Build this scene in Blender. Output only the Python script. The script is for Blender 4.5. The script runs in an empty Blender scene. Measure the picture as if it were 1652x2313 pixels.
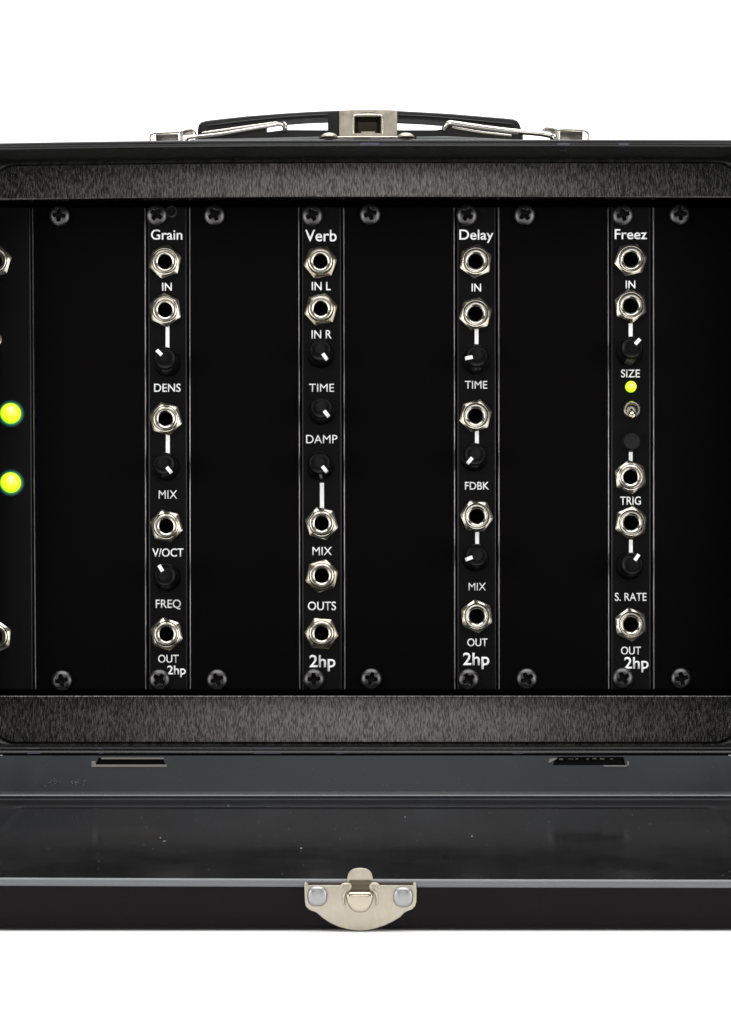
import bpy, bmesh, math, random
from mathutils import Matrix, Vector
random.seed(7)
R = math.radians
sc = bpy.context.scene
COL = sc.collection

# ------------------------------------------------------------------ frame of measure
# u = size of one unit (a 1/8550 m step, close to 0.12 mm).  "Panel frame": x right, y down, d toward the viewer,
# origin of y and x at the foot of the camera's perpendicular on the module panels.
U = 1/8550.0
D0 = 6000.0
CX, CY = 826.0, 1700.0
ALPHA = R(7.8)                   # the case leans back by this much while its open lid lies flat
def P(x, y, d=0.0): return Vector(((x-CX)*U, -d*U, (CY-y)*U))
def W(px, py, d):                # place of a feature measured at px,py that stands d in front of the panels
    k = (D0-d)/D0
    return (CX+(px-CX)*k, CY+(py-CY)*k)
LB_Y, LB_D = 1803.0, 160.0       # back lower inner corner of the open lid
CA, SA = math.cos(ALPHA), math.sin(ALPHA)
def LID(x, l, h):                # lid frame -> panel frame
    return (x, LB_Y + l*SA - h*CA, LB_D + l*CA + h*SA)
ROT = Matrix.Rotation(-ALPHA, 4, 'X')
zt = (ROT @ P(*LID(CX, 0, -4))).z
M = Matrix.Translation((0, 0, -zt)) @ ROT      # panel frame -> the world, table top at z = 0

# ------------------------------------------------------------------ camera
cam = bpy.data.cameras.new('camera'); cam_o = bpy.data.objects.new('camera', cam); COL.objects.link(cam_o)
cam.sensor_width = 36; cam.lens = 36*D0/2313.0
cam.shift_y = (CY-1156.5)/2313.0
cam.clip_start = 0.01; cam.clip_end = 50
cam_o.matrix_world = M @ Matrix.Translation((0, -D0*U, 0)) @ Matrix.Rotation(R(90), 4, 'X')
sc.camera = cam_o

# ------------------------------------------------------------------ world, lamps, exposure
w = bpy.data.worlds.new("World"); sc.world = w; w.use_nodes = True
w.node_tree.nodes['Background'].inputs[0].default_value = (0.9, 0.95, 1, 1)
w.node_tree.nodes['Background'].inputs[1].default_value = 0.03
def area(name, loc, target, sx, sy, rad, col=(1, 1, 1)):
    l = bpy.data.lights.new(name, 'AREA'); l.shape = 'RECTANGLE'; l.size = sx; l.size_y = sy
    l.energy = rad*math.pi*sx*sy; l.color = col
    o = bpy.data.objects.new(name, l); COL.objects.link(o); o.location = loc
    o.rotation_euler = (Vector(target)-Vector(loc)).to_track_quat('-Z', 'Y').to_euler()
    return o
area('overhead_softbox', (0, -0.42, 1.25), (0, -0.42, 0), 1.5, 1.1, 4.5)
area('backdrop_lamp', (0, 0.55, 1.35), (0, 1.25, 0.35), 1.8, 0.6, 9.0)
area('left_softbox', (-0.72, -0.52, 0.22), (0, 0, 0.11), 0.30, 0.55, 7.0, (1, .98, .95))
area('right_softbox', (0.72, -0.52, 0.22), (0, 0, 0.11), 0.30, 0.55, 7.0, (1, .98, .95))
area('front_softbox', (0, -1.0, 0.28), (0, 0, 0.11), 0.22, 0.34, 3.7)
sc.view_settings.view_transform = 'Standard'
try: sc.view_settings.look = 'None'
except Exception: pass
sc.view_settings.exposure = 0; sc.view_settings.gamma = 1

# ------------------------------------------------------------------ materials
def mat(name, base, rough=.5, metal=0., spec=.5, coat=0., emis=None, estr=0.):
    m = bpy.data.materials.new(name); m.use_nodes = True
    b = m.node_tree.nodes['Principled BSDF']
    b.inputs['Base Color'].default_value = (*base, 1)
    b.inputs['Roughness'].default_value = rough
    b.inputs['Metallic'].default_value = metal
    b.inputs['Specular IOR Level'].default_value = spec
    b.inputs['Coat Weight'].default_value = coat
    if emis: b.inputs['Emission Color'].default_value = (*emis, 1); b.inputs['Emission Strength'].default_value = estr
    return m
def noise(m, scale=(1, 1, 1), freq=500., detail=3., col=None, rough=None, bump=0., bdist=1e-4, lo=.35, hi=.65, slot=''):
    nt = m.node_tree; N = nt.nodes; L = nt.links; b = N['Principled BSDF']
    tc = N.new('ShaderNodeTexCoord'); mp = N.new('ShaderNodeMapping'); mp.inputs['Scale'].default_value = scale
    L.new(tc.outputs['Object'], mp.inputs[0])
    n = N.new('ShaderNodeTexNoise'); n.inputs['Scale'].default_value = freq; n.inputs['Detail'].default_value = detail
    L.new(mp.outputs[0], n.inputs[0])
    def ramp(a, c):
        r = N.new('ShaderNodeMapRange'); r.inputs[1].default_value = lo; r.inputs[2].default_value = hi
        r.inputs[3].default_value = a; r.inputs[4].default_value = c; L.new(n.outputs[0], r.inputs[0]); return r
    if col:
        mx = N.new('ShaderNodeMix'); mx.data_type = 'RGBA'; r = ramp(0, 1); L.new(r.outputs[0], mx.inputs[0])
        mx.inputs[6].default_value = (*col[0], 1); mx.inputs[7].default_value = (*col[1], 1)
        L.new(mx.outputs[2], b.inputs['Base Color'])
    if rough: L.new(ramp(*rough).outputs[0], b.inputs['Roughness'])
    if bump:
        bp = N.new('ShaderNodeBump'); bp.inputs['Strength'].default_value = bump; bp.inputs['Distance'].default_value = bdist
        L.new(n.outputs[0], bp.inputs['Height']); 
        if b.inputs['Normal'].is_linked: L.new(b.inputs['Normal'].links[0].from_socket, bp.inputs['Normal'])
        L.new(bp.outputs[0], b.inputs['Normal'])
    return m
M_blank = noise(mat('black_anodised', (.0017, .0014, .0017), .5, spec=.025), freq=900, bump=.04, rough=(.46, .56), bdist=2e-5)
M_face = noise(mat('black_faceplate', (.0038, .0037, .0043), .45, spec=.05), freq=1400, bump=.05, rough=(.36, .46), bdist=2e-5)
M_edge = noise(mat('sheared_panel_edge', (.31, .295, .31), .33, .9), freq=60, rough=(.28, .4))
M_edge2 = mat('coated_plate_edge', (.03, .03, .032), .33, .7)
M_ink = mat('white_screen_print', (.86, .87, .88), .6)
M_nickel = noise(mat('nickel', (.58, .53, .44), .2, 1.), freq=400, rough=(.19, .25))
M_oldnickel = noise(mat('tarnished_nickel', (.36, .315, .24), .24, 1.), freq=400, rough=(.2, .3))
M_barrel = noise(mat('barrel_nickel', (.56, .52, .45), .28, 1.), freq=400, rough=(.25, .31))
M_nickel2 = noise(mat('satin_nickel', (.48, .455, .40), .24, 1.), freq=400, rough=(.2, .28))
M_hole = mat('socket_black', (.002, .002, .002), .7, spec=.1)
M_knob = mat('black_knob_plastic', (.0022, .0020, .0022), .3, spec=.12)
M_white = mat('white_pointer', (.85, .85, .84), .5)
M_screw = noise(mat('blackened_screw', (.085, .082, .084), .36, 1.), freq=900, rough=(.32, .4))
M_rubber = mat('button_rubber', (.0058, .0058, .0068), .55, spec=.2)
M_led = mat('led_yellow_green', (.3, .4, .02), 0.2, coat=.3, emis=(.80, 1.0, .018), estr=1.05)
def led_mat():
    nt = M_led.node_tree; N = nt.nodes; L = nt.links; b = N['Principled BSDF']
    tc = N.new('ShaderNodeTexCoord'); mp = N.new('ShaderNodeMapping'); L.new(tc.outputs['Generated'], mp.inputs[0])
    mp.inputs['Location'].default_value = (-.56, -.5, -.60)
    g = N.new('ShaderNodeVectorMath'); g.operation = 'MULTIPLY'; g.inputs[1].default_value = (1, 0, 1); L.new(mp.outputs[0], g.inputs[0])
    ln = N.new('ShaderNodeVectorMath'); ln.operation = 'LENGTH'; L.new(g.outputs[0], ln.inputs[0])
    r = N.new('ShaderNodeValToRGB'); L.new(ln.outputs[1], r.inputs[0]); e = r.color_ramp.elements
    e[0].position = .0; e[0].color = (1, 1, .75, 1); e[1].position = .60; e[1].color = (.50, .95, .01, 1)
    k = e.new(.09); k.color = (1, 1, .30, 1); k = e.new(.26); k.color = (.84, 1, .02, 1); k = e.new(.50); k.color = (.74, 1, .01, 1)
    L.new(r.outputs[0], b.inputs['Emission Color'])
led_mat()
M_ledring = mat('led_glow_ring', (.0, .05, .02), .3, emis=(.0, .26, .06), estr=.8)  # halo of the lights put into glowing colour, green inside, blue-green outside
M_ledring2 = mat('led_glow_ring_outer', (.0, .01, .02), .4, emis=(.0, .011, .018), estr=.8)
M_shell = noise(mat('black_tin_lacquer', (.0042, .0032, .0037), .3, spec=.08), freq=60, rough=(.24, .36), bump=.02, bdist=1e-4)
M_rim = noise(mat('rim_lacquer', (.006, .005, .0055), .22, spec=.38, coat=.12), freq=50, rough=(.2, .3), bump=.02, bdist=1e-4)
M_brush = mat('brushed_dark_steel', (.1, .1, .1), .4, 1.)
noise(M_brush, scale=(1, 1, .17), freq=4300, detail=2.5, col=((.022, .0215, .021), (.128, .124, .117)), rough=(.21, .30), bump=.12, bdist=2e-5, lo=.40, hi=.76)
M_rimin = noise(mat('dark_inner_wall', (.03, .03, .03), .42, .85), scale=(1, 1, .25), freq=900, col=((.014, .014, .014), (.045, .045, .043)), bump=.1, bdist=4e-5)
M_lidfloor = noise(mat('lid_floor_lacquer', (.012, .012, .013), .2, spec=.27), freq=45, detail=6, col=((.0065, .0063, .0064), (.0105, .010, .0102)), rough=(.09, .17), bump=.012, bdist=2e-4)
M_lidwall = noise(mat('lid_wall_lacquer', (.030, .034, .042), .3, spec=.7), freq=35, detail=5, col=((.035, .039, .047), (.045, .047, .051)), rough=(.26, .4))
M_hem = noise(mat('tin_hem', (.15, .155, .158), .55, .55), freq=60, rough=(.5, .62))
M_tan = noise(mat('latch_steel', (.56, .50, .41), .42, .85), scale=(1, 1, .5), freq=900, col=((.40, .36, .29), (.455, .415, .345)), rough=(.38, .5), bump=.06, bdist=3e-5)
M_rivet = noise(mat('rivet_aluminium', (.33, .33, .332), 0.42, .9), freq=900, bump=.1, bdist=4e-5)
M_handle = noise(mat('handle_plastic', (.008, .008, .008), .36, spec=.35), freq=600, bump=.08, bdist=3e-5)
M_wire = mat('bail_wire', (.62, .59, .53), .2, 1.)
M_violet = mat('violet_print', (.066, .062, .105), .4)
M_violet2 = mat('pale_violet_print', (.11, .10, .165), .4)
M_slotedge = mat('cut_tin_edge', (.29, .275, .26), .5, .3)
M_torn = mat('torn_oxidised_tin', (.10, .095, .085), .5, .3)
M_dust = mat('dust', (.17, .17, .165), .9)
M_paper = mat('white_backdrop', (.90, .90, .90), .9, spec=.0)

# ------------------------------------------------------------------ builders
ROOTS = []
def thing(name, origin, label, cat, group=None):
    o = bpy.data.objects.new(name, None); o.empty_display_size = .01; COL.objects.link(o)
    o.location = P(*origin); o['label'] = label; o['category'] = cat
    if group: o['group'] = group
    o['_o'] = 0; del o['_o']
    ROOTS.append(o); return o
def mesh(name, verts, faces, m, smooth=True, ang=35):
    """verts in panel-frame px relative to a local origin (x, y down, d)"""
    me = bpy.data.meshes.new(name)
    me.from_pydata([(x*U, -d*U, -y*U) for x, y, d in verts], [], faces)
    bm = bmesh.new(); bm.from_mesh(me); bmesh.ops.recalc_face_normals(bm, faces=bm.faces); bm.to_mesh(me); bm.free()
    me.materials.append(m)
    for p in me.polygons: p.use_smooth = smooth
    if smooth: me.set_sharp_from_angle(angle=R(ang))
    return me
def part(name, me, parent, at=(0, 0, 0), off=None, rot=0., label=None, stuff=False):
    """at: panel-frame offset of this mesh's origin from the parent's"""
    o = bpy.data.objects.new(name, me); COL.objects.link(o); o.parent = parent
    o.location = (at[0]*U, -at[2]*U, -at[1]*U)
    if rot: o.rotation_euler = (0, rot, 0)
    if label: o['label'] = label
    if stuff: o['kind'] = 'stuff'
    return o
def lathe(name, prof, m, n=48, cap0=False, cap1=True, ang=35):
    v = []; f = []
    for r, d in prof:
        for i in range(n):
            a = 2*math.pi*i/n; v.append((r*math.cos(a), r*math.sin(a), d))
    for k in range(len(prof)-1):
        for i in range(n):
            j = (i+1) % n; f.append((k*n+i, k*n+j, (k+1)*n+j, (k+1)*n+i))
    if cap1: f.append(tuple((len(prof)-1)*n+i for i in range(n)))
    if cap0: f.append(tuple(range(n)))
    return mesh(name, v, f, m, ang=ang)
def tube(name, pts, r, m, n=10, closed=False, flat=1.0):
    P3 = [Vector(p) for p in pts]
    # Catmull-Rom smoothing
    q = []
    N = len(P3)
    for i in range(N-1):
        p0, p1, p2, p3 = P3[max(i-1, 0)], P3[i], P3[i+1], P3[min(i+2, N-1)]
        for s in range(6):
            t = s/6; q.append(.5*((2*p1)+(-p0+p2)*t+(2*p0-5*p1+4*p2-p3)*t*t+(-p0+3*p1-3*p2+p3)*t**3))
    q.append(P3[-1])
    v = []; f = []
    for k, p in enumerate(q):
        t = (q[min(k+1, len(q)-1)]-q[max(k-1, 0)]).normalized()
        up = Vector((0, 0, 1)) if abs(t.z) < .9 else Vector((0, 1, 0))
        a = t.cross(up).normalized(); b = t.cross(a).normalized()
        e = 1.0
        if k == 0 or k == len(q)-1: e = .6
        for i in range(n):
            th = 2*math.pi*i/n; c = p + a*(r*e*math.cos(th)*flat) + b*(r*e*math.sin(th)); v.append(tuple(c))
    for k in range(len(q)-1):
        for i in range(n):
            j = (i+1) % n; f.append((k*n+i, k*n+j, (k+1)*n+j, (k+1)*n+i))
    f.append(tuple(range(n))); f.append(tuple((len(q)-1)*n+i for i in range(n)))
    return mesh(name, v, f, m, ang=60)
def rrect(x0, x1, y0, y1, r, seg=10, nx=24, ny=8):
    """closed rounded rectangle as a point list with a fixed count"""
    pts = []
    for (cx, cy, a0, ax, ay) in ((x0+r, y0+r, 180, 1, 0), (x1-r, y0+r, 270, 0, 1), (x1-r, y1-r, 0, -1, 0), (x0+r, y1-r, 90, 0, -1)):
        for s in range(seg+1):
            a = R(a0+90*s/seg); pts.append((cx+r*math.cos(a), cy+r*math.sin(a)))
        if ax: L = (x1-x0-2*r)*ax; n = nx
        else: L = (y1-y0-2*r)*ay; n = ny
        bx, by = pts[-1]
        for s in range(1, n):
            pts.append((bx+(L*s/n if ax else 0), by+(0 if ax else L*s/n)))
    return pts
def loops(rings, closed=False, capa=False, capb=False):
    n = len(rings[0]); v = [p for r_ in rings for p in r_]; f = []
    for k in range(len(rings)-1):
        for i in range(n):
            j = (i+1) % n; f.append((k*n+i, k*n+j, (k+1)*n+j, (k+1)*n+i))
    if capa: f.append(tuple(range(n)))
    if capb: f.append(tuple((len(rings)-1)*n+i for i in range(n)))
    return v, f
def prism(name, poly, d0, d1, m, bev=0., ang=35, holes=(), edge=None):
    """outline poly (x,y) extruded from d0 (back) to d1 (front), front edge rounded by bev, with round or polygon holes"""
    bm = bmesh.new()
    def inset(pl, o):
        n = len(pl); out = []
        A = sum(pl[i][0]*pl[(i+1) % n][1]-pl[(i+1) % n][0]*pl[i][1] for i in range(n))
        s = 1 if A > 0 else -1
        for i in range(n):
            a = Vector(pl[i-1]); b = Vector(pl[i]); c = Vector(pl[(i+1) % n])
            e1 = (b-a).normalized(); e2 = (c-b).normalized()
            n1 = Vector((-e1.y, e1.x))*s; n2 = Vector((-e2.y, e2.x))*s
            k = (n1+n2); dd = 1+n1.dot(n2)
            out.append(tuple(b+k*(o/max(dd, .3))))
        return out
    def ring(pl, d): return [bm.verts.new((x*U, -d*U, -y*U)) for x, y in pl]
    seq = [(0, d0)]
    if bev:
        for s in range(4):
            t = s/3*math.pi/2; seq.append((bev*(1-math.cos(t)), d1-bev+bev*math.sin(t)))
    else: seq.append((0, d1))
    rs = [ring(inset(poly, o) if o else poly, d) for o, d in seq]
    for kk, (a, b) in enumerate(zip(rs, rs[1:])):
        for i in range(len(a)):
            j = (i+1) % len(a); fc = bm.faces.new((a[i], a[j], b[j], b[i]))
            if edge and i % 2 == 1: fc.material_index = 1
    def fill(outer, inner):
        ed = []
        for lp in [outer]+inner:
            for i in range(len(lp)):
                e = bm.edges.get((lp[i], lp[(i+1) % len(lp)])) or bm.edges.new((lp[i], lp[(i+1) % len(lp)])); ed.append(e)
        bmesh.ops.triangle_fill(bm, use_beauty=True, use_dissolve=False, edges=ed)
    if holes:
        hf = []; hb = []
        for h in holes:
            a = ring(h, d1); b = ring(h, d0); hf.append(a); hb.append(b)
            for i in range(len(a)):
                j = (i+1) % len(a); bm.faces.new((a[i], a[j], b[j], b[i]))
        fill(rs[-1], hf); fill(rs[0], hb)
    else:
        bm.faces.new(rs[-1]); bm.faces.new(rs[0])
    bmesh.ops.recalc_face_normals(bm, faces=bm.faces)
    me = bpy.data.meshes.new(name); bm.to_mesh(me); bm.free(); me.materials.append(m)
    if edge: me.materials.append(edge)
    for p in me.polygons: p.use_smooth = True
    me.set_sharp_from_angle(angle=R(ang)); return me
def circ(cx, cy, r, n=24): return [(cx+r*math.cos(2*math.pi*i/n), cy+r*math.sin(2*math.pi*i/n)) for i in range(n)]
def rect(x0, y0, x1, y1): return [(x0, y0), (x1, y0), (x1, y1), (x0, y1)]

# lettering: text outlines turned into thin raised ink
def text_raw(s, off):
    c = bpy.data.curves.new('t', 'FONT'); c.body = s; c.size = 1; c.offset = off; c.resolution_u = 6; c.fill_mode = 'FRONT'
    o = bpy.data.objects.new('t', c); COL.objects.link(o)
    dg = bpy.context.evaluated_depsgraph_get(); me = bpy.data.meshes.new_from_object(o.evaluated_get(dg))
    bpy.data.objects.remove(o); bpy.data.curves.remove(c); return me
_cap = {}
def lettering(s, x0, x1, ytop, ybase, parent, org, off=.012):
    """ytop..ybase is the height of a capital letter or of a tall stem"""
    off = .001 if 'M' in s else off
    me = text_raw(s, off)
    if 'H' not in _cap:
        h = text_raw('H', 0); _cap['H'] = max(v.co.y for v in h.vertices); bpy.data.meshes.remove(h)
    xs = [v.co.x for v in me.vertices]; ys = [v.co.y for v in me.vertices]
    ch = max(max(ys)-off, .01) if s in ('2hp',) else _cap['H']
    sx = (x1-x0)/(max(xs)-min(xs)); sy = (ybase-ytop)/ch; mx = min(xs)
    bm = bmesh.new(); bm.from_mesh(me)
    bmesh.ops.remove_doubles(bm, verts=bm.verts, dist=1e-4)
    for v in bm.verts:
        X = x0+(v.co.x-mx)*sx; Y = ybase-v.co.y*sy
        v.co = Vector(((X-org[0])*U, -.25*U, -(Y-org[1])*U))
    r = bmesh.ops.extrude_face_region(bm, geom=bm.faces[:])
    for e in r['geom']:
        if isinstance(e, bmesh.types.BMVert): e.co.y = -.9*U
    bmesh.ops.recalc_face_normals(bm, faces=bm.faces)
    out = bpy.data.meshes.new('lettering'); bm.to_mesh(out); bm.free(); out.materials.append(M_ink)
    bpy.data.meshes.remove(me)
    return part('lettering', out, parent)

# ------------------------------------------------------------------ shared small hardware
def screw_mesh():
    n = 72; rings = [0.4]+[24*(i/18) for i in range(1, 19)]; v = []; f = []
    for r in rings:
        for i in range(n):
            a = 2*math.pi*i/n; x = r*math.cos(a); y = r*math.sin(a)
            h = 3+12*math.sqrt(max(0, 1-(r/24.6)**2))
            ax, ay = abs(x), abs(y); lo, hi = min(ax, ay), max(ax, ay)
            wdt = 4.6-1.9*(hi/13.5)
            fillet = max(0, 1.6-.25*hi) if hi < 7 else 0
            k = (1 if lo < wdt+fillet else max(0, 1-(lo-wdt-fillet)/1.3))*(1 if hi < 12.5 else max(0, 1-(hi-12.5)/1.6))
            h -= k*(10.5-.35*hi)
            v.append((x, y, h))
    for k in range(len(rings)-1):
        for i in range(n):
            j = (i+1) % n; f.append((k*n+i, k*n+j, (k+1)*n+j, (k+1)*n+i))
    f.append(tuple(range(n)))
    b = len(v)
    for i in range(n):
        a = 2*math.pi*i/n; v.append((24*math.cos(a), 24*math.sin(a), -2))
    e = (len(rings)-1)*n
    for i in range(n):
        j = (i+1) % n; f.append((e+i, e+j, b+j, b+i))
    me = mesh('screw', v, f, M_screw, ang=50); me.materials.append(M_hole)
    for p in me.polygons:      # recess faces coloured black to deepen the shade in the cross
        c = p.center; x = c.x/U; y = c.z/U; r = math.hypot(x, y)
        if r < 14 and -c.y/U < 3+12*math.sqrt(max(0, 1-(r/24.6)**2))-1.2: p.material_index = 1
    return me
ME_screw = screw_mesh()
def nut_mesh(T, R0, apo=33.7, ch=30, m=None):
    n = 96; v = []; f = []; R_in = 27.6
    rows = [[], [], [], [], [], []]
    for i in range(n):
        a = 2*math.pi*i/n; k = (math.degrees(a) % 60)-30
        rh = apo/math.cos(R(k)); rh = min(rh, apo*1.155-.5)
        hc = T-max(0, rh-R0)*math.tan(R(ch))
        for row, (r, d) in zip(rows, ((rh, .2), (rh, hc-.8), (rh-.7, hc), (R0, T), (28.4, T-.3), (R_in, T-5))):
            row.append((r*math.sin(a), -r*math.cos(a), d))
    v, f = loops(rows)
    return mesh('nut', v, f, m or M_nickel, ang=24)
ME_nut = nut_mesh(15, 29.2)
ME_nut_low = nut_mesh(11, 29.4, apo=33.9, ch=26, m=M_oldnickel)
barrel = lambda h: [(27.2, -1), (27.2, h-3), (26.4, h-1), (24.6, h), (22.4, h-.4), (20.8, h-2.2), (20.4, h-4.6), (18.6, h-5.2), (16.8, h-6.4), (16.2, h-8), (16.2, -14)]
ME_barrel = lathe('jack', barrel(17), M_barrel, 56, cap1=False)
ME_barrel_tall = lathe('jack', barrel(25), M_barrel, 56, cap1=False)
ME_barrel_flush = lathe('jack', [(27.2, -1), (27.2, 13), (26, 14.5), (23.5, 15), (21.5, 14.6), (17.2, 12), (16.3, 10), (16.2, -14)], M_nickel2, 56, cap1=False)
ME_socket = lathe('socket', [(16.1, 4), (15.6, 2), (15.4, -14), (15.4, -70)], M_hole, 40)
def jack(parent, org, hx, hy, ang, kind='std'):
    h = {'std': 17, 'tall': 25, 'flush': 14}[kind]
    x, y = W(hx, hy, h)
    me = {'std': ME_barrel, 'tall': ME_barrel_tall, 'flush': ME_barrel_flush}[kind]
    j = part('jack', me, parent, at=(x-org[0], y-org[1], 0))
    part('nut', ME_nut_low if kind == 'tall' else ME_nut, j, rot=R(ang))
    part('socket', ME_socket, j)
    return (x, y)
ME_knob = lathe('knob', [(27, .5), (30.5, 1.5), (31, 4), (30.6, 12), (29.4, 16), (28.2, 30), (26.8, 58), (25.8, 69), (24.8, 73), (23.2, 75), (21.5, 75.2), (20.8, 74.6), (8, 74.4)], M_knob, 64, ang=40)
def pointer_mesh():
    path = [(10.5, 75.0), (22, 75.9), (24.3, 75), (26.1, 72.6), (27.0, 68.5)]
    v = []; f = []
    for r, d in path:
        for s in (-4, 4): v.append((s, -r, d))
        for s in (4, -4): v.append((s, -(r-1.4), d-1.6))
    for k in range(len(path)-1):
        for i in range(4): j = (i+1) % 4; f.append((k*4+i, k*4+j, (k+1)*4+j, (k+1)*4+i))
    f += [(0, 1, 2, 3), tuple(range(len(v)-4, len(v)))]
    return mesh('pointer', v, f, M_white, ang=40)
ME_ptr = pointer_mesh()
def knob(parent, org, cx, cy, ang):
    x, y = W(cx, cy, 75)
    k = part('knob', ME_knob, parent, at=(x-org[0], y-org[1], 0))
    part('pointer', ME_ptr, k, rot=R(ang)); return (x, y)
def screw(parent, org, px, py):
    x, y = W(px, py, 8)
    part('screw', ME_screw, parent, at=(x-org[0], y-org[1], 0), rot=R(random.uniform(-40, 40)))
def led(parent, org, px, py, r, ring=False):
    me = lathe('indicator_light', [(r, -1), (r, 7)]+[(r*math.cos(t), 7+r*.8*math.sin(t)) for t in [R(a) for a in (15, 30, 45, 60, 72, 82)]], M_led, 40, ang=80)
    x, y = W(px, py, 8); o = part('indicator_light', me, parent, at=(x-org[0], y-org[1], 0))
    if ring: part('glow_ring', lathe('glow_ring', [(r+3.6, -.5), (r+3.6, 1.2), (r+2.6, 2.2), (r+.2, 2.4)], M_ledring, 40, cap1=False), o); part('glow_ring', lathe('glow_ring', [(r+7.5, .2), (r+7, .8), (r+3.4, 1.1)], M_ledring2, 40, cap1=False), o)  # added glowing rings that imitate the halo round the light

# ------------------------------------------------------------------ the case shell (one thing, all its parts)
case = thing('metal_case', (CX, 1706, 0), 'black metal carrying case standing open, its lid folded down in front, handle on top', 'case')
CO = (CX, 1706, 0)
def warp(x, y, d):
    """the tin is not quite straight: the upper edge sags to the left"""
    if y < 700:
        k = (700-y)/400.; t = max(0, (826-x)/826.); u_ = max(0, (x-826)/826.)
        y += k*(9.5*t**1.8+1.2*u_**2)
    return (x-CO[0], y-CO[1], d)
X0, X1 = -45, 1697
YT = W(0, 313.5, 150)[1]; YB = W(0, 1706, 150)[1]
def crings(seq):
    out = []
    for o, d, r in seq:
        out.append([warp(x, y, d) for x, y in rrect(X0+o, X1-o, YT+o, YB-o, r)])
    return out
body = crings([(0, -806, 60), (0, 144, 60), (.8, 147.2, 59), (3, 149.4, 57), (6, 150, 54), (7.2, 148.8, 53), (8, 147.6, 52), (12.6, 147.4, 48), (13.4, 148.8, 47),
               (14.8, 149.6, 46), (16.4, 148.8, 44), (17.2, 147, 44), (17.6, 144, 46)])
v, f = loops(body[:2]); n = len(body[0])
f.append(tuple(range(n)))
part('shell', mesh('shell', v, f, M_shell, ang=50), case)
v, f = loops(body[1:])
part('front_rim', mesh('front_rim', v, f, M_rim, ang=60), case)
for a, b in ((383, 341.5), (394, 341), (1266, 342), (1276, 342)):
    wx, wy = W(a, b, 117); vv, ff = [], []
    for k in range(5):
        for i in range(10):
            rr = (3.4 if i % 1 == 0 else 3)*math.cos(R(k*20)); t = 2*math.pi*i/10
            vv.append((wx-CO[0]+rr*math.cos(t), YT+17.6+2.2*math.sin(R(k*20))-CO[1], 117+rr*math.sin(t)))
    for k in range(4):
        for i in range(10): j = (i+1) % 10; ff.append((k*10+i, k*10+j, (k+1)*10+j, (k+1)*10+i))
    ff.append(tuple(range(40, 50)))
    part('weld_dot', mesh('weld_dot', vv, ff, M_nickel, ang=80), case)
v, f = loops(crings([(17.6, 144, 46), (18.5, 110, 46), (19.3, 75, 50), (20.3, 56, 54), (21.3, 45, 57), (25.5, 41.5, 59), (28.5, 43.2, 60), (30.5, 45, 60)]))
part('inner_wall', mesh('inner_wall', v, f, M_rimin, ang=50), case)
# brushed frame round the opening: outer rounded outline, straight-sided opening, lip bent back
OPX0, OPX1 = -19, 1671
OPT = W(0, 447, 45)[1]; OPB = W(0, 1570, 45)[1]
def oring(o, d):
    x0, x1, y0, y1 = OPX0-o, OPX1+o, OPT-o, OPB+o
    return [warp(x, y, d) for x, y in rrect(x0, x1, y0, y1, 4)]
outer = crings([(30.5, 45, 60)])[0]
fr = [outer, oring(5, 45), oring(2.2, 44.2), oring(.5, 42), oring(0, 39), oring(0, -12)]
v, f = loops(fr)
part('brushed_frame', mesh('brushed_frame', v, f, M_brush, ang=50), case)
# rack rails and dark inside behind the panels
v, f = loops([oring(0, -12), oring(30, -14), oring(34, -700)], capb=True)
part('interior', mesh('interior', v, f, M_hole, ang=50), case)
for yy in (482, 1532):
    part('rack_rail', prism('rack_rail', rect(OPX0-CO[0], yy-20-CO[1], OPX1-CO[0], yy+22-CO[1]), -60, -22, M_blank, 3), case)
# scraps of violet artwork that wrap over the rim
for a, b in ((815, 857), (1262, 1290), (1398, 1420)):
    x0 = W(a, 0, 150)[0]; x1 = W(b, 0, 150)[0]; y0 = YT+8.0; y1 = YT+12.6
    sk = random.uniform(-4, 4)
    vv = []
    for (x, y) in ((x0, y0), (x1, y0), (x1+sk, y1), (x0+sk, y1)): vv.append(warp(x, y, 147.95))
    part('print_patch', mesh('print_patch', vv, [(0, 1, 2, 3)], M_violet, False), case)
for a, b, full in ((62, 96, 1), (225, 237, 1), (576, 640, 1), (760, 782, 1), (1158, 1186, 1), (1030, 1038, 0), (1062, 1070, 0)):
    x0 = W(a, 0, 150)[0]; x1 = W(b, 0, 150)[0]
    for (y0, y1, dd, mm) in ((YB-16.6, YB-14.6, 149.95, M_violet2), (YB-5.4, YB-3.4, 150.2, M_violet)):
        if not full and y0 > YB-10: continue
        sk = random.uniform(-4, 4)
        vv = [warp(x0, y0, dd), warp(x1, y0, dd), warp(x1-8, y1, dd-.2), warp(x0+sk*.3, y1, dd-.2)]
        part('print_patch', mesh('print_patch', vv, [(0, 1, 2, 3)], mm, False), case)

# ------------------------------------------------------------------ lid
HB, HF, LL = 95.0, 81.0, 1395.0
def lidpt(x, l, h, rel=True):
    if rel: h = h*(HB+(HF-HB)*max(0, min(1, l/LL)))/100.0
    # the front edge bows a little, lower on the right
    t = max(0, l/LL); dh = -2.6*t*((x-826)/871.) - .8*t*(1-((x-826)/871.)**2)
    X, Y, Dd = LID(x, l, h+(dh if h > 8 else dh*.0))
    return (X-CO[0], Y-CO[1], Dd)
def lring(o, h, r, rel=True): return [lidpt(x, l, h, rel) for x, l in rrect(X0+o, X1-o, 0-3+o, LL-o, max(r, 3), seg=10, nx=24, ny=16)]
# outside skin
v, f = loops([lring(8, -3.6, 50, False), lring(3, -2.6, 56, False), lring(1, 0, 58, False), lring(0, 4, 60, False), lring(0, 84, 60)], capa=True)
lid = part('lid', mesh('lid', v, f, M_shell, ang=40), case)
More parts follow.
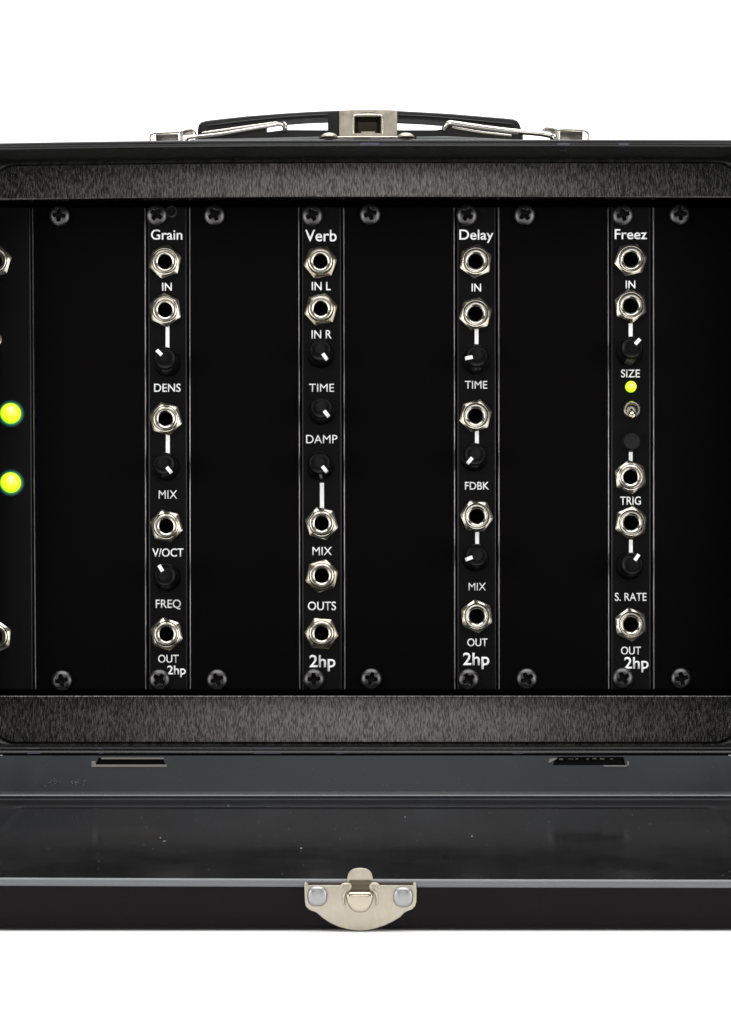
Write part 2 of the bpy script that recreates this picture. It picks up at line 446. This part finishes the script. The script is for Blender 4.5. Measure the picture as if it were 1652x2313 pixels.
# rolled hem
hem = []
for k in range(9):
    t = R(-70+k*(180+70+50)/8.); hem.append(lring(3.2-5.2*math.cos(t), 92+9.4*math.sin(t), 58))
v, f = loops(hem); n = len(hem[0]); _hp = rrect(X0+5, X1-5, 2, LL-5, 55, seg=10, nx=24, ny=16)
f = [q for k, q in enumerate(f) if _hp[k % n][1] > 20]
part('rolled_hem', mesh('rolled_hem', v, f, M_hem, ang=60), lid)
# inside: hinge wall with two slots, other walls, floor with shallow ribs
inner_back = 3.0
def lid_inner():
    rs = [lring(5, 92, 55), lring(5, 20, 55), lring(5, 16, 54), lring(5.6, 15.2, 54), lring(5.6, 13.8, 54), lring(8.5, 12.6, 53), lring(11.0, 9.5, 52), lring(9.8, 6.2, 52), lring(7.5, 5, 52), lring(9, 3, 50), lring(12, 2, 48), lring(18, .6, 42)]
    return rs
rs = lid_inner(); n = len(rs[0])
# split: faces whose ring points lie on the straight hinge side get holes; build walls except the hinge side
pts = rrect(X0+5, X1-5, 2, LL-5, 55, seg=10, nx=24, ny=16)
hinge_idx = [i for i in range(n) if abs(pts[i][1]-2) < .01 and abs(pts[(i+1) % n][1]-2) < .01]
v, f = loops(rs)
ff = [q for k, q in enumerate(f) if not (k//n == 0 and (k % n) in hinge_idx)]
part('inner_wall', mesh('inner_wall', v, ff, M_lidwall, ang=60), lid)
xa, xb = X0+5+55, X1-5-55
def slot_outline(a, b, y0, y1, s=4):
    """a..b, y0..y1 as seen; returns x,h polygons on the hinge wall"""
    out = []
    for (px, py) in ((a, y0), (b, y0), (b+s, y1), (a-s, y1)):
        d = LB_D+8; x, y = W(px, py, d); out.append((x, (LB_Y-y)/CA))
    return out
slots = [slot_outline(224, 368, 1711, 1727, 7), slot_outline(1254, 1408, 1709.5, 1728.5, 5)]
h_lo = 20*HB/100; h_hi = (LB_Y-1706.3)/CA
bm = bmesh.new()
def hv(x, h, l=2.0):
    X, Y, Dd = LID(x, l, h); return bm.verts.new(((X-CO[0])*U, -Dd*U, -(Y-CO[1])*U))
nx = 24
L1 = xb-xa
bot = [hv(xa+L1*i/nx, h_lo) for i in range(nx+1)]; top = [hv(xa+L1*i/nx, h_hi) for i in range(nx+1)]
outl = bot+top[::-1]; ed = []
for i in range(len(outl)): ed.append(bm.edges.new((outl[i], outl[(i+1) % len(outl)])))
for s in slots:
    s_ = [(x, min(h, h_hi-1.2)) for x, h in s]
    a = [hv(x, h) for x, h in s_]; b = [hv(x, h, -2.5) for x, h in s_]
    for i in range(4):
        ed.append(bm.edges.new((a[i], a[(i+1) % 4]))); bm.faces.new((a[i], a[(i+1) % 4], b[(i+1) % 4], b[i]))
bmesh.ops.triangle_fill(bm, use_beauty=True, use_dissolve=False, edges=ed)
bmesh.ops.recalc_face_normals(bm, faces=bm.faces)
me = bpy.data.meshes.new('hinge_wall'); bm.to_mesh(me); bm.free(); me.materials.append(M_lidwall)
part('hinge_wall', me, lid)
# slots: bare cut edges, dark pocket and the hinge tab behind
def box_lid(x0, x1, l0, l1, h0, h1):
    vv = [LID(x, l, h) for x in (x0, x1) for l in (l0, l1) for h in (h0, h1)]
    vv = [(a-CO[0], b-CO[1], c) for a, b, c in vv]
    return vv, [(0, 1, 3, 2), (4, 6, 7, 5), (0, 4, 5, 1), (2, 3, 7, 6), (0, 2, 6, 4), (1, 5, 7, 3)]
for si, s in enumerate(slots):
    xs_ = [p[0] for p in s]; hs = [min(p[1], h_hi-1.2) for p in s]
    v_, f_ = box_lid(min(xs_)-8, max(xs_)+8, -2.9, -2.6, min(hs)-6, max(hs)+1)
    part('slot_pocket', mesh('slot_pocket', v_, f_, M_hole, False), lid)
    if si == 0:
        for (a, b, h0, h1) in ((min(xs_)-9, max(xs_)+2, min(hs)-4.6, min(hs)+.4), (min(xs_)-9, min(xs_), min(hs)+.4, min(hs)+8)):
            v_, f_ = box_lid(a, b, 2.1, 3.4, h0, h1); part('slot_lip', mesh('slot_lip', v_, f_, M_slotedge, False), lid)
        v_, f_ = box_lid(min(xs_)+12, max(xs_)-4, 0.5, 3.0, max(hs)-3.2, max(hs)-.1); part('slot_lip', mesh('slot_lip', v_, f_, M_slotedge, False), lid)
    else:
        v_, f_ = box_lid(max(xs_)-48, max(xs_)+3, 2.1, 3.2, min(hs)-2.6, min(hs)+.2); part('slot_lip', mesh('slot_lip', v_, f_, M_slotedge, False), lid)
        vv = []; 
        for (a, h) in ((min(xs_)-8, max(hs)-4), (min(xs_)+10, max(hs)-1), (min(xs_)+7, max(hs)-5), (min(xs_)-2, min(hs)+9), (min(xs_)-9, min(hs)+5)):
            X_, Y_, D_ = LID(a, 3.0, h); vv.append((X_-CO[0], Y_-CO[1], D_))
        part('slot_lip', mesh('slot_lip', vv, [(0, 1, 2, 3, 4)], M_slotedge, False), lid)
        vv = []
        for (a, h) in ((max(xs_)+1, min(hs)-2), (max(xs_)+8, min(hs)+2), (max(xs_)+7, min(hs)+9), (max(xs_)+2, min(hs)+10), (max(xs_)+4, min(hs)+3)):
            X_, Y_, D_ = LID(a, 3.0, h); vv.append((X_-CO[0], Y_-CO[1], D_))
        part('slot_lip', mesh('slot_lip', vv, [(0, 1, 2, 3, 4)], M_slotedge, False), lid)
        for k in range(7):
            a = min(xs_)+16+k*18+random.uniform(-5, 5); v_, f_ = box_lid(a, a+random.uniform(4, 12), .2, 1.6, max(hs)-random.uniform(5, 7), max(hs)-random.uniform(2, 4))
            part('torn_tin', mesh('torn_tin', v_, f_, M_torn, False), lid)
fl = [lring(18, .6, 42), lring(30, 0, 32), lring(40, 0, 26), lring(46, 3.0, 24), lring(58, 3.2, 24), lring(66, .8, 23), lring(118, .8, 22), lring(126, 2.0, 21), lring(130, 0, 20), lring(146, 0, 12)]
v, f = loops(fl, capb=True)
part('floor_panel', mesh('floor_panel', v, f, M_lidfloor, ang=60), lid)
# hinge knuckle strip closing the gap between case and lid
v, f = loops([[(x-CO[0], y-CO[1], d) for (y, d) in ((YB-1, 120), (YB+1, 150), (YB+2, 156), (YB+3, 156), (YB+3, 130), (YB+2, 120))] for x in (X0+70, X1-70)])
part('hinge_strip', mesh('hinge_strip', v, f+[(0, 1, 2, 3, 4, 5), (6, 7, 8, 9, 10, 11)], M_shell, ang=40), case)
# dust and nicks in the lid
v = []; f = []
def speck(x, l, h, s, wall=False):
    b = len(v); a0 = random.random()*6
    for k in range(5):
        a = a0+k*2*math.pi/5; rr = s*random.uniform(.5, 1.2)
        if wall: q = LID(x+rr*math.cos(a), 5.2, h+rr*math.sin(a))
        else: q = LID(x+rr*math.cos(a), l+rr*2.2*math.sin(a), h)
        v.append((q[0]-CO[0], q[1]-CO[1], q[2]))
    q = LID(x, l if not wall else 6.2, h+(0 if wall else s*.7)); v.append((q[0]-CO[0], q[1]-CO[1], q[2]))
    for k in range(5): f.append((b+k, b+(k+1) % 5, b+5))
for k in range(230): speck(random.uniform(-10, 1660), random.uniform(100, 1340), .1, random.choice((.6, .7, .8, 1.1)))
for k in range(14): speck(140+random.gauss(0, 12), 5, 40+random.gauss(0, 4), 1.2, True); speck(190+random.gauss(0, 9), 5, 39+random.gauss(0, 3), 1.5, True)
for k in range(700): speck(random.uniform(-10, 1660), random.uniform(70, 1370), .1, random.choice((.35, .45, .6)))
for k in range(60): speck(random.uniform(0, 1650), 5, random.uniform(10, 80), .9, True)
for (x, h) in ((71, 12), (74, 10), (78, 9.5), (1470, 12), (1498, 13), (7, 12)): speck(x, 5, h, 3, True)
for (x, l) in ((530, 110), (909, 260), (1040, 500), (700, 640), (1385, 1000), (415, 520), (425, 560)): speck(x, l, 2.6, 3)
part('dust', mesh('dust', v, f, M_dust, False), lid, stuff=True)

# latch plate on the lid's front wall
LF = LL+1.0
def front(px, py, l=LF):
    """point of the lid's front face seen at px,py -> local x, h"""
    # solve h on the plane l = const:  y = LB_Y+l*SA-h*CA, d = LB_D+l*CA+h*SA ; py = CY+(y-CY)*D0/(D0-d)
    h = 40.0
    for _ in range(20):
        d = LB_D+l*CA+h*SA; y = CY+(py-CY)*(D0-d)/D0; h = (LB_Y+l*SA-y)/CA
    d = LB_D+l*CA+h*SA
    return CX+(px-CX)*(D0-d)/D0, h
def lid_prism(name, poly, l0, l1, m, bev=0., holes=(), tilt=0., parent=None, ang=35):
    """outline in x,h on the front wall, extruded outward from l0 to l1"""
    me = prism(name, poly, 0, l1-l0, m, bev, ang, holes)
    # prism built as x, y=-h, d: move into the lid frame
    for vtx in me.vertices:
        x = vtx.co.x/U; dd = -vtx.co.y/U; h = vtx.co.z/U
        X, Y, Dd = LID(x, l0+dd, h); vtx.co = Vector(((X-CO[0])*U, -Dd*U, -(Y-CO[1])*U))
    bm = bmesh.new(); bm.from_mesh(me); bmesh.ops.recalc_face_normals(bm, faces=bm.faces); bm.to_mesh(me); bm.free()
    return part(name, me, parent or case)
def fpoly(pts, l=LF): return [(front(px, py, l)[0], -front(px, py, l)[1]) for px, py in pts]
# source outline (photo zoom, 5.075 px per px)
def z(x, y): return (660+x/5.075, 1930+y/5.075)
left_side = [(140, 318), (183, 322), (192, 350)]
outline = [z(*p) for p in [(142, 325), (165, 318), (182, 330), (190, 350), (570, 350), (640, 345), (930, 345), (1000, 350), (1385, 352), (1388, 330), (1402, 318), (1422, 326),
           (1428, 400), (1427, 540), (1412, 590), (1380, 625), (1320, 648), (1290, 665), (1240, 715), (1160, 765), (1060, 812), (960, 845), (860, 865), (790, 872),
           (720, 866), (630, 852), (540, 828), (440, 785), (350, 725), (300, 680), (265, 655), (225, 645), (185, 622), (158, 590), (148, 540), (143, 420)]]
latch = lid_prism('latch_plate', fpoly(outline, LF+4), LF+.6, LF+7, M_tan, 1.6)
# side lips of the plate fold over the hem
tab = [z(*p) for p in [(632, 330), (634, 270), (645, 225), (670, 190), (710, 168), (780, 158), (850, 168), (890, 190), (915, 228), (925, 270), (930, 330)]]
lid_prism('latch_tab', fpoly(tab, LF+3), LF-3, LF+3, M_tan, 1.5, parent=None)
# bent loop of the catch: brow either side and a rounded cup
def stack(name, cx, cy, w_, h_, prof, m, power=2.6):
    """superellipse boss on the plate: prof = list of (scale, l offset)"""
    rings = []
    for s, lo in prof:
        rg = []
        for i in range(48):
            a = 2*math.pi*i/48; c = math.cos(a); s_ = math.sin(a)
            px = cx+w_*s*math.copysign(abs(c)**(2/power), c); py = cy+h_*s*math.copysign(abs(s_)**(2/power), s_)
            x, h = front(px, py, LF+lo); q = LID(x, LF+lo, h); rg.append((q[0]-CO[0], q[1]-CO[1], q[2]))
        rings.append(rg)
    v, f = loops(rings, capb=True); return mesh(name, v, f, m, ang=60)
def zc(x, y): return z(x, y)
cup = [z(*p) for p in [(618, 500), (620, 462), (636, 440), (665, 430), (700, 427), (860, 427), (895, 431), (922, 445), (934, 466), (934, 505), (918, 560), (895, 606), (870, 640), (838, 662), (778, 671), (718, 662), (684, 640), (656, 602), (630, 555)]]
lid_prism('catch_cup', fpoly(cup, LF+16), LF+6.5, LF+19, mat('catch_steel', (.43, .385, .31), .25, .95), 6.5)
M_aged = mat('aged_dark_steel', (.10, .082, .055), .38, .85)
M_shade = mat('brown_notch_shade', (.030, .020, .016), .55, .2)  # shade of the recess put into the brown of the notch strips
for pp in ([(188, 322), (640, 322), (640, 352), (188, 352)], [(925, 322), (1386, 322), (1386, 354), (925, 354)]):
    lid_prism('latch_notch_shade', fpoly([z(*p) for p in pp], LF+4), LF+2.2, LF+4.2, M_shade, .3)
# dark throat between tab and cup
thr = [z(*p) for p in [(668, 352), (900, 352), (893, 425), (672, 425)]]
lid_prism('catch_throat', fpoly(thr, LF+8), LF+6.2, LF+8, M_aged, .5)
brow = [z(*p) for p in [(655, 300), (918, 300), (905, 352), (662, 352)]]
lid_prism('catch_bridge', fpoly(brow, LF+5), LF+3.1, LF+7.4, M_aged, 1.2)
for pp in ([(560, 385), (572, 355), (610, 342), (655, 345), (668, 370), (655, 400), (625, 425), (600, 470), (590, 540), (610, 600), (650, 645), (690, 675)],
           [(1000, 385), (990, 355), (955, 340), (915, 343), (900, 370), (912, 400), (940, 425), (965, 470), (975, 540), (955, 600), (915, 640), (880, 668)]):
    pl = []
    for i, p in enumerate(pp):
        x, h = front(*z(*p), LF+8); q = LID(x, LF+7.4-(3 if i > 8 else 0), h); pl.append((q[0]-CO[0], q[1]-CO[1], q[2]))
    part('catch_rib', tube('catch_rib', pl, 2.6, M_tan, 10), case)
for (rx, ry) in ((290, 480), (1275, 490)):
    part('rivet', stack('rivet', *z(rx, ry), 23.0, 23.0, [(1.0, 6.8), (1.0, 9), (.93, 11.5), (.8, 13.6), (.6, 15), (.35, 15.8), (.12, 16)], M_rivet, 2.5), case)

# ------------------------------------------------------------------ handle, brackets and hasp on the top face
def back_pts(pts, d): return [(W(a, b, d)[0]-CO[0], W(a, b, d)[1]-CO[1]) for a, b in pts]
DH = 62
hp = [(446, 330), (446.5, 292), (449, 281), (455, 275), (466, 271.5), (500, 267.5), (560, 261), (640, 255), (700, 251.2), (767, 248.5), (832, 247.2), (897, 249.2),
      (960, 252.5), (1020, 256), (1080, 261), (1140, 266), (1160, 268), (1169, 272), (1174, 279), (1178, 290), (1182, 298), (1182, 330)]
win1 = [(603, 298.5), (640, 293.5), (741, 294), (741, 266.5), (690, 268.5), (640, 272.5), (603, 277)]
win2 = [(898, 294), (985, 294), (1002, 291), (1010, 286), (1010, 275), (960, 271), (898, 268)]
hp_ = back_pts(hp, DH)
handle = part('handle', prism('handle', hp_, DH-46, DH, M_handle, 4, holes=[back_pts(win1, DH)[::-1], back_pts(win2, DH)]), case)
# raised lip along the grip
lp = lambda pts, d, r, nm, m, par=None: part(nm, tube(nm, [(W(a, b, dd)[0]-CO[0], W(a, b, dd)[1]-CO[1], dd) for a, b, dd in [(p[0], p[1], p[2] if len(p) > 2 else d) for p in pts]], r, m), par or case)
lp([(470, 284), (560, 273), (650, 264), (741, 259)], DH+1, 1.8, 'grip_lip', M_handle, handle)
lp([(898, 260), (980, 264), (1080, 273), (1160, 281)], DH+1, 1.8, 'grip_lip', M_handle, handle)
# wire bails
lp([(426, 322, 96), (422, 316, 100), (428, 311, 102), (445, 309, 100), (500, 302.5, 92), (560, 292.5, 86), (610, 284.5, 82), (630, 281, 80), (639, 283, 76), (642, 290, 70), (641, 297, 62)], 90, 3.7, 'bail_wire', M_wire)
lp([(456, 301, 70), (520, 292, 70), (580, 283.5, 70), (628, 277, 68)], 80, 3.3, 'bail_wire', M_nickel2)
lp([(641, 276, 64), (646, 282, 72), (647, 290, 72), (643, 297, 64)], 80, 3.0, 'bail_wire', M_nickel2)
lp([(1003, 293, 70), (1008, 284, 76), (1016, 278, 80), (1030, 279.5, 84), (1090, 288, 90), (1150, 295.5, 96), (1210, 301, 100), (1232, 304, 102), (1246, 308, 102), (1250, 318, 98)], 90, 6.0, 'bail_wire', M_wire)
lp([(1022, 288, 76), (1080, 298, 78), (1130, 304, 80), (1156, 307, 82)], 80, 3.2, 'bail_wire', M_nickel2)
# brackets
def bracket(loopA, plate, lobe, lobe_plate, lbl):
    part('handle_bracket', prism('handle_bracket', back_pts(plate, 90), 78, 90, M_nickel2, 1.5), case)
    lp(loopA, 96, 2.6, 'bracket_loop', M_wire); lp(lobe, 92, 2.6, 'bracket_loop', M_nickel2)
    if lobe_plate: part('bracket_tongue', prism('bracket_tongue', back_pts(lobe_plate, 88), 80, 88, M_nickel2, 1.5), case)
bracket([(340, 325), (340, 310), (344, 302.5), (352, 300.5), (380, 299.5), (402, 298), (408, 301), (408.5, 325)], [(352, 302), (403, 301), (404, 330), (352, 330)],
        [(411, 325), (411, 302), (414, 296), (432, 292.5), (439, 297), (443, 306), (444, 315)], [(412, 295), (434, 292.5), (437, 302), (412, 303.5)], '')
bracket([(1261, 325), (1261, 300), (1264, 293), (1290, 292.5), (1316, 294), (1325, 297.5), (1329, 306), (1329, 325)], [(1265, 293), (1317, 296), (1316, 330), (1265, 330)],
        [(1257, 325), (1257, 300), (1254, 291.5), (1235, 288.5), (1228, 294), (1226, 302)], [(1229, 291), (1254, 290), (1255, 301), (1232, 300)], '')
# raised bead of the top face showing under the handle
part('top_bead', prism('top_bead', back_pts([(430, 320), (430, 314.5), (600, 311.5), (722, 308.5), (722, 320)], 110), 60, 110, M_hem, 1.5), case)
part('top_bead', prism('top_bead', back_pts([(941, 320), (941, 308.5), (1010, 307.5), (1080, 311), (1170, 315), (1170, 320)], 110), 60, 110, M_hem, 1.5), case)
# hasp
hasp = [(767, 308), (767, 250.5), (769, 248.6), (800, 247.5), (832, 246.8), (865, 247.4), (895, 248.4), (897.5, 250.5), (897.5, 308)]
hole = [(801, 301), (801, 264), (803, 262.5), (859, 262.5), (861, 264), (861, 301)]
DP = 128
hs_ = part('hasp', prism('hasp', back_pts(hasp, DP), DP-5, DP, M_tan, 1.2, holes=[back_pts(hole, DP)]), case)
lp([(798.5, 303), (798.5, 266), (801, 261), (810, 259.5), (832, 258.8), (852, 259.5), (861, 261), (864.5, 266), (864.5, 303)], DP+1, 2.0, 'hasp_frame', M_wire)
part('hasp_arch', prism('hasp_arch', back_pts([(809, 257.3), (816, 254.4), (832, 252.8), (846, 254.4), (853, 257.3)], DP+.6), DP-.2, DP+.4, M_nickel2, 0), case)
# pocket behind the opening
pk = [[(x, y, DP-5) for x, y in back_pts(rect(801, 262.5, 861, 301), DP)], [(x, y, DP-30) for x, y in back_pts(rect(810, 269, 851, 297), DP)]]
v, f = loops(pk, capb=True); part('hasp_pocket', mesh('hasp_pocket', v, f, mat('aged_steel', (.06, .05, .035), .35, .9), ang=20), case)
part('hasp_tongue', prism('hasp_tongue', back_pts(rect(816, 297, 848, 300.5), DP-2), DP-20, DP-3, M_tan, 1), case)
part('hasp_flange', prism('hasp_flange', back_pts([(722, 322), (728, 309.5), (770, 306.8), (893, 306.8), (934, 310), (941, 322)], DP+6), DP-10, DP+6, M_nickel2, 2.5), case)
for cxr in (744, 917):
    pr = [(20*math.cos(R(a)), 11.5*math.sin(R(a))) for a in (0, 12, 25, 40, 55, 70, 82)]
    me = lathe('flange_rivet', pr, M_tan, 36, ang=80)
    for vt in me.vertices: vt.co = Vector((vt.co.x, vt.co.z, -vt.co.y))
    x, y = W(cxr, 312, DP); part('flange_rivet', me, case, at=(x-CO[0], y-CO[1], DP))

# ------------------------------------------------------------------ modules and blank panels
YP0, YP1 = 467.5, 1558.0
def sheared(xt0, xt1, xb0, xb1, y0=YP0, y1=YP1): return [(xt0, y0), (xt1, y0), (xb1, y1), (xb0, y1)]
def module(name, xt0, xt1, xb0, xb1, label, cat, group, screws, spec=None, m=M_face, th=0):
    org = ((xt0+xt1+xb0+xb1)/4, YP1, 0)
    t = thing(name, org, label, cat, group)
    O = (org[0], org[1], 0)
    holes = []
    if spec:
        for e in spec:
            if e[0] == 'J': holes.append((W(e[1], e[2], 16), 20))
            if e[0] == 'K': holes.append((W(e[1], e[2], 75), 12))
            if e[0] == 'T': holes.append(((e[1], e[2]), 11))
    pl = [(x-O[0], y-O[1]) for x, y in sheared(xt0, xt1, xb0, xb1)]
    hl = [circ(c[0]-O[0], c[1]-O[1], r)[::-1] for c, r in holes if c[0] > xt0+r+2]
    part('faceplate', prism('faceplate', pl, -16, 0, m, 3.0, ang=40, holes=hl, edge=M_edge if m is M_blank else M_edge2), t)
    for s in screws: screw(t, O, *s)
    for e in (spec or ()):
        k = e[0]
        if k == 'J': jack(t, O, *e[1:])
        elif k == 'H':
            part('mounting_hole', lathe('mounting_hole', [(13, -.2), (12.6, 2.2), (10.5, 2.6), (9, .4)], M_edge2, 32, cap1=False), t, at=(e[1]-O[0], e[2]-O[1], 0)); part('hole_plug', lathe('hole_plug', [(9, .3), (4, .2)], M_hole, 24), t, at=(e[1]-O[0], e[2]-O[1], 0))
        elif k == 'K': knob(t, O, *e[1:])
        elif k == 'L': lettering(e[1], e[2], e[3], e[4], e[5], t, O, e[6] if len(e) > 6 else .010)
        elif k == 'B': part('signal_line', prism('signal_line', rect(e[1]-O[0], e[3]-O[1], e[2]-O[0], e[4]-O[1]), .2, .9, M_ink), t)
        elif k == 'D': led(t, O, *e[1:])
        elif k == 'T':
            b = part('toggle_switch', lathe('toggle_switch', [(20, .2), (20, 12), (19, 15), (17, 16.5), (14.6, 16.5), (13.6, 14), (12.6, 4), (12, -12)], M_nickel, 48), t, at=(e[1]-O[0], e[2]-O[1], 0))
            lv = []; x, y = W(e[1]+2, e[2]+10, 52)
            dx, dy = x-e[1], y-e[2]
            rr = [(4.0, 0), (4.6, .3), (6.4, .7), (8.4, .9), (8.8, .96), (7.6, 1.02), (4.5, 1.06), (1.5, 1.07)]
            rg = [[(dx*s+r*math.cos(2*math.pi*i/24), dy*s+r*math.sin(2*math.pi*i/24), 2+50*s) for i in range(24)] for r, s in rr]
            v, f = loops(rg, capb=True); part('toggle_lever', mesh('toggle_lever', v, f, M_nickel, ang=80), b)
        elif k == 'P':
            part('push_button', lathe('push_button', [(21.5, .2), (21, 4), (20.2, 5), (19.8, 22), (19, 25), (17.5, 26.6), (15, 27), (4, 27)], M_rubber, 48), t, at=(e[1]-O[0], e[2]-O[1], 0))
    return t
GN = 'narrow black effect modules in the rack'; GB = 'wide blank rack panels'
# left edge module, cut by the frame
module('lit_module', -17, 69, -17, 75, 'black module with two large glowing yellow green lights, cut by the left picture edge', 'synth module', None,
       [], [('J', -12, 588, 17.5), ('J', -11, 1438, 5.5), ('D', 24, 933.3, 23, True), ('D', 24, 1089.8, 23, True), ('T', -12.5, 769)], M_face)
module('blank_panel', 72, 330, 78.5, 331.5, 'wide blank black panel just right of the module with two large green lights', 'blank panel', GB, [(134, 486.7), (139.6, 1537.5)], None, M_blank)
module('effect_module', 334.5, 422, 337, 424, 'narrow black module lettered DENS, MIX, V/OCT and FREQ, between two wide blank panels', 'synth module', GN,
       [(354, 485), (360.3, 1535)], [
    ('H', 388, 478), ('L', 'Grain', 341.5, 412.3, 519, 541, .011), ('J', 372.4, 589.7, 12.5), ('L', 'IN', 366.7, 388.4, 639, 656.5), ('J', 372.8, 698.9, -6), ('B', 374.6, 383, 737, 786),
    ('K', 372.8, 809, -45), ('L', 'DENS', 348.5, 408.6, 867, 885), ('J', 373.8, 945, -14), ('B', 375, 384, 982, 1026), ('K', 370.4, 1047, 141), ('L', 'MIX', 359, 400.7, 1107.5, 1126.5),
    ('J', 375.4, 1187.7, -15.3), ('L', 'V/OCT', 344.5, 414.9, 1239.2, 1257.4), ('K', 373, 1299.3, -31), ('L', 'FREQ', 352.2, 409, 1354.7, 1373.0), ('J', 376, 1432, -11),
    ('L', 'OUT', 357.7, 404, 1479.4, 1496.8), ('L', '2hp', 378.2, 420, 1503.8, 1523.2, .014)])
module('blank_panel', 427, 677, 428.5, 679.5, 'wide blank black panel between the DENS module and the DAMP module', 'blank panel', GB, [(484.5, 485.5), (490.5, 1535.2)], None, M_blank)
module('effect_module', 682, 771, 683, 773, 'narrow black module lettered IN L, IN R, TIME, DAMP and OUTS, with three knobs', 'synth module', GN,
       [(705.6, 486), (709.3, 1534.4)], [
    ('L', 'Verb', 689.4, 760.8, 519.4, 544.8, .011), ('J', 723.8, 588.7, 20.6, 'tall'), ('L', 'IN L', 704.6, 747.7, 637.2, 655.4), ('J', 724.8, 695.9, 17.3, 'tall'), ('L', 'IN R', 704.2, 749.5, 746, 764.6),
    ('K', 723.8, 790, 146), ('L', 'TIME', 698.5, 755.2, 867, 885), ('K', 726.3, 919.7, 142), ('L', 'DAMP', 691.9, 762.3, 982.6, 1001.4), ('K', 722.2, 1045, 142), ('B', 723, 732.3, 1090.6, 1150),
    ('J', 726.9, 1181.6, -17), ('L', 'MIX', 706.2, 750, 1235.5, 1254), ('J', 727, 1299.9, 13.4, 'tall'), ('L', 'OUTS', 695.7, 759.4, 1359.4, 1378.2), ('J', 726.5, 1430.3, -25, 'tall'),
    ('L', '2hp', 699.2, 758.1, 1479.8, 1506.8, .016)])
module('blank_panel', 775, 1028, 777.5, 1029.5, 'wide blank black panel between the DAMP module and the FDBK module', 'blank panel', GB, [(836.5, 483.5), (839, 1533)], None, M_blank)
module('effect_module', 1033, 1120, 1033.5, 1121.5, 'narrow black module lettered TIME, FDBK and MIX, with three knobs pointing left', 'synth module', GN,
       [(1055.2, 485.5), (1058.9, 1534.4)], [
    ('L', 'Delay', 1037.8, 1115.3, 518.9, 541.1, .011), ('J', 1075.2, 589.3, 7, 'flush'), ('L', 'IN', 1065.7, 1087, 641, 658.4), ('J', 1074.8, 708, 15.7, 'flush'), ('B', 1072.6, 1081.2, 744.4, 777.4),
    ('K', 1077.9, 804, -102), ('L', 'TIME', 1050.6, 1101, 860.5, 877.9), ('J', 1074.8, 938.5, 13.5, 'flush'), ('B', 1073.2, 1082, 973.7, 1002), ('K', 1073.8, 1026, -140), ('L', 'FDBK', 1050.6, 1105.2, 1088.8, 1105.8),
    ('J', 1077.5, 1165.4, -24, 'flush'), ('B', 1073.8, 1082.4, 1202.2, 1231.8), ('K', 1077.2, 1254.4, -112), ('L', 'MIX', 1058.9, 1098, 1316.6, 1333.6), ('J', 1077.4, 1391.6, -6.6, 'flush'),
    ('L', 'OUT', 1055.9, 1101.6, 1442.5, 1459.7), ('L', '2hp', 1046, 1105.8, 1474.8, 1502, .016)])
module('blank_panel', 1125, 1376, 1126, 1377.5, 'wide blank black panel between the FDBK module and the module with a toggle switch', 'blank panel', GB, [(1186, 485), (1190.7, 1533)], None, M_blank)
module('effect_module', 1380.5, 1470, 1381, 1470.5, 'narrow black module with toggle switch, round button and small green light, lettered SIZE', 'synth module', GN,
       [(1407.6, 485.5), (1407.8, 1531.5)], [
    ('L', 'Freez', 1388.8, 1461.9, 518, 540, .011), ('J', 1425.9, 585.6, 18.8, 'flush'), ('L', 'IN', 1413.7, 1435.4, 634, 651.4), ('J', 1425.4, 689.8, -8, 'flush'), ('B', 1420.4, 1429.2, 730.7, 760.2),
    ('K', 1428.5, 785, 42), ('L', 'SIZE', 1403, 1445.7, 835, 852.2), ('D', 1425.9, 872.9, 12.6), ('T', 1426.6, 927), ('P', 1425.2, 1000), ('B', 1420.8, 1429.3, 1019, 1042),
    ('J', 1425.4, 1076.7, -8), ('L', 'TRIG', 1401, 1448, 1122, 1140.2), ('J', 1426.3, 1180.3, 6, 'flush'), ('B', 1421.2, 1429.5, 1219, 1251.5), ('K', 1428.4, 1274, 35), ('L', 'S. RATE', 1389.2, 1460.8, 1339.5, 1357),
    ('J', 1425.8, 1410, -6, 'flush'), ('L', 'OUT', 1403, 1447.9, 1461, 1478.2), ('L', '2hp', 1410.3, 1465.4, 1484.5, 1510, .016)])
module('blank_panel', 1474.5, 1669, 1475.5, 1669, 'wide blank black panel at the right edge of the case', 'blank panel', GB, [(1537, 484), (1539.5, 1532.5)], None, M_blank)

for o in ROOTS: o.matrix_world = M @ Matrix.Translation(o.location)

# ------------------------------------------------------------------ white sweep the case stands on
prof = [(-2.2, -.0004), (.75, -.0004)]+[(.75+.45*math.sin(R(a)), .45-.45*math.cos(R(a))-.0004) for a in range(6, 91, 6)]+[(1.2, 2.4)]
v = []; f = []
for x in (-2.2, 2.2):
    for y, zz in prof: v.append((x, y, zz))
n = len(prof)
for k in range(n-1): f.append((k, n+k, n+k+1, k+1))
me = bpy.data.meshes.new('backdrop'); me.from_pydata(v, [], f); me.materials.append(M_paper)
for p in me.polygons: p.use_smooth = True
o = bpy.data.objects.new('backdrop', me); COL.objects.link(o); o['kind'] = 'structure'; o['label'] = 'seamless white studio backdrop under and behind the case'
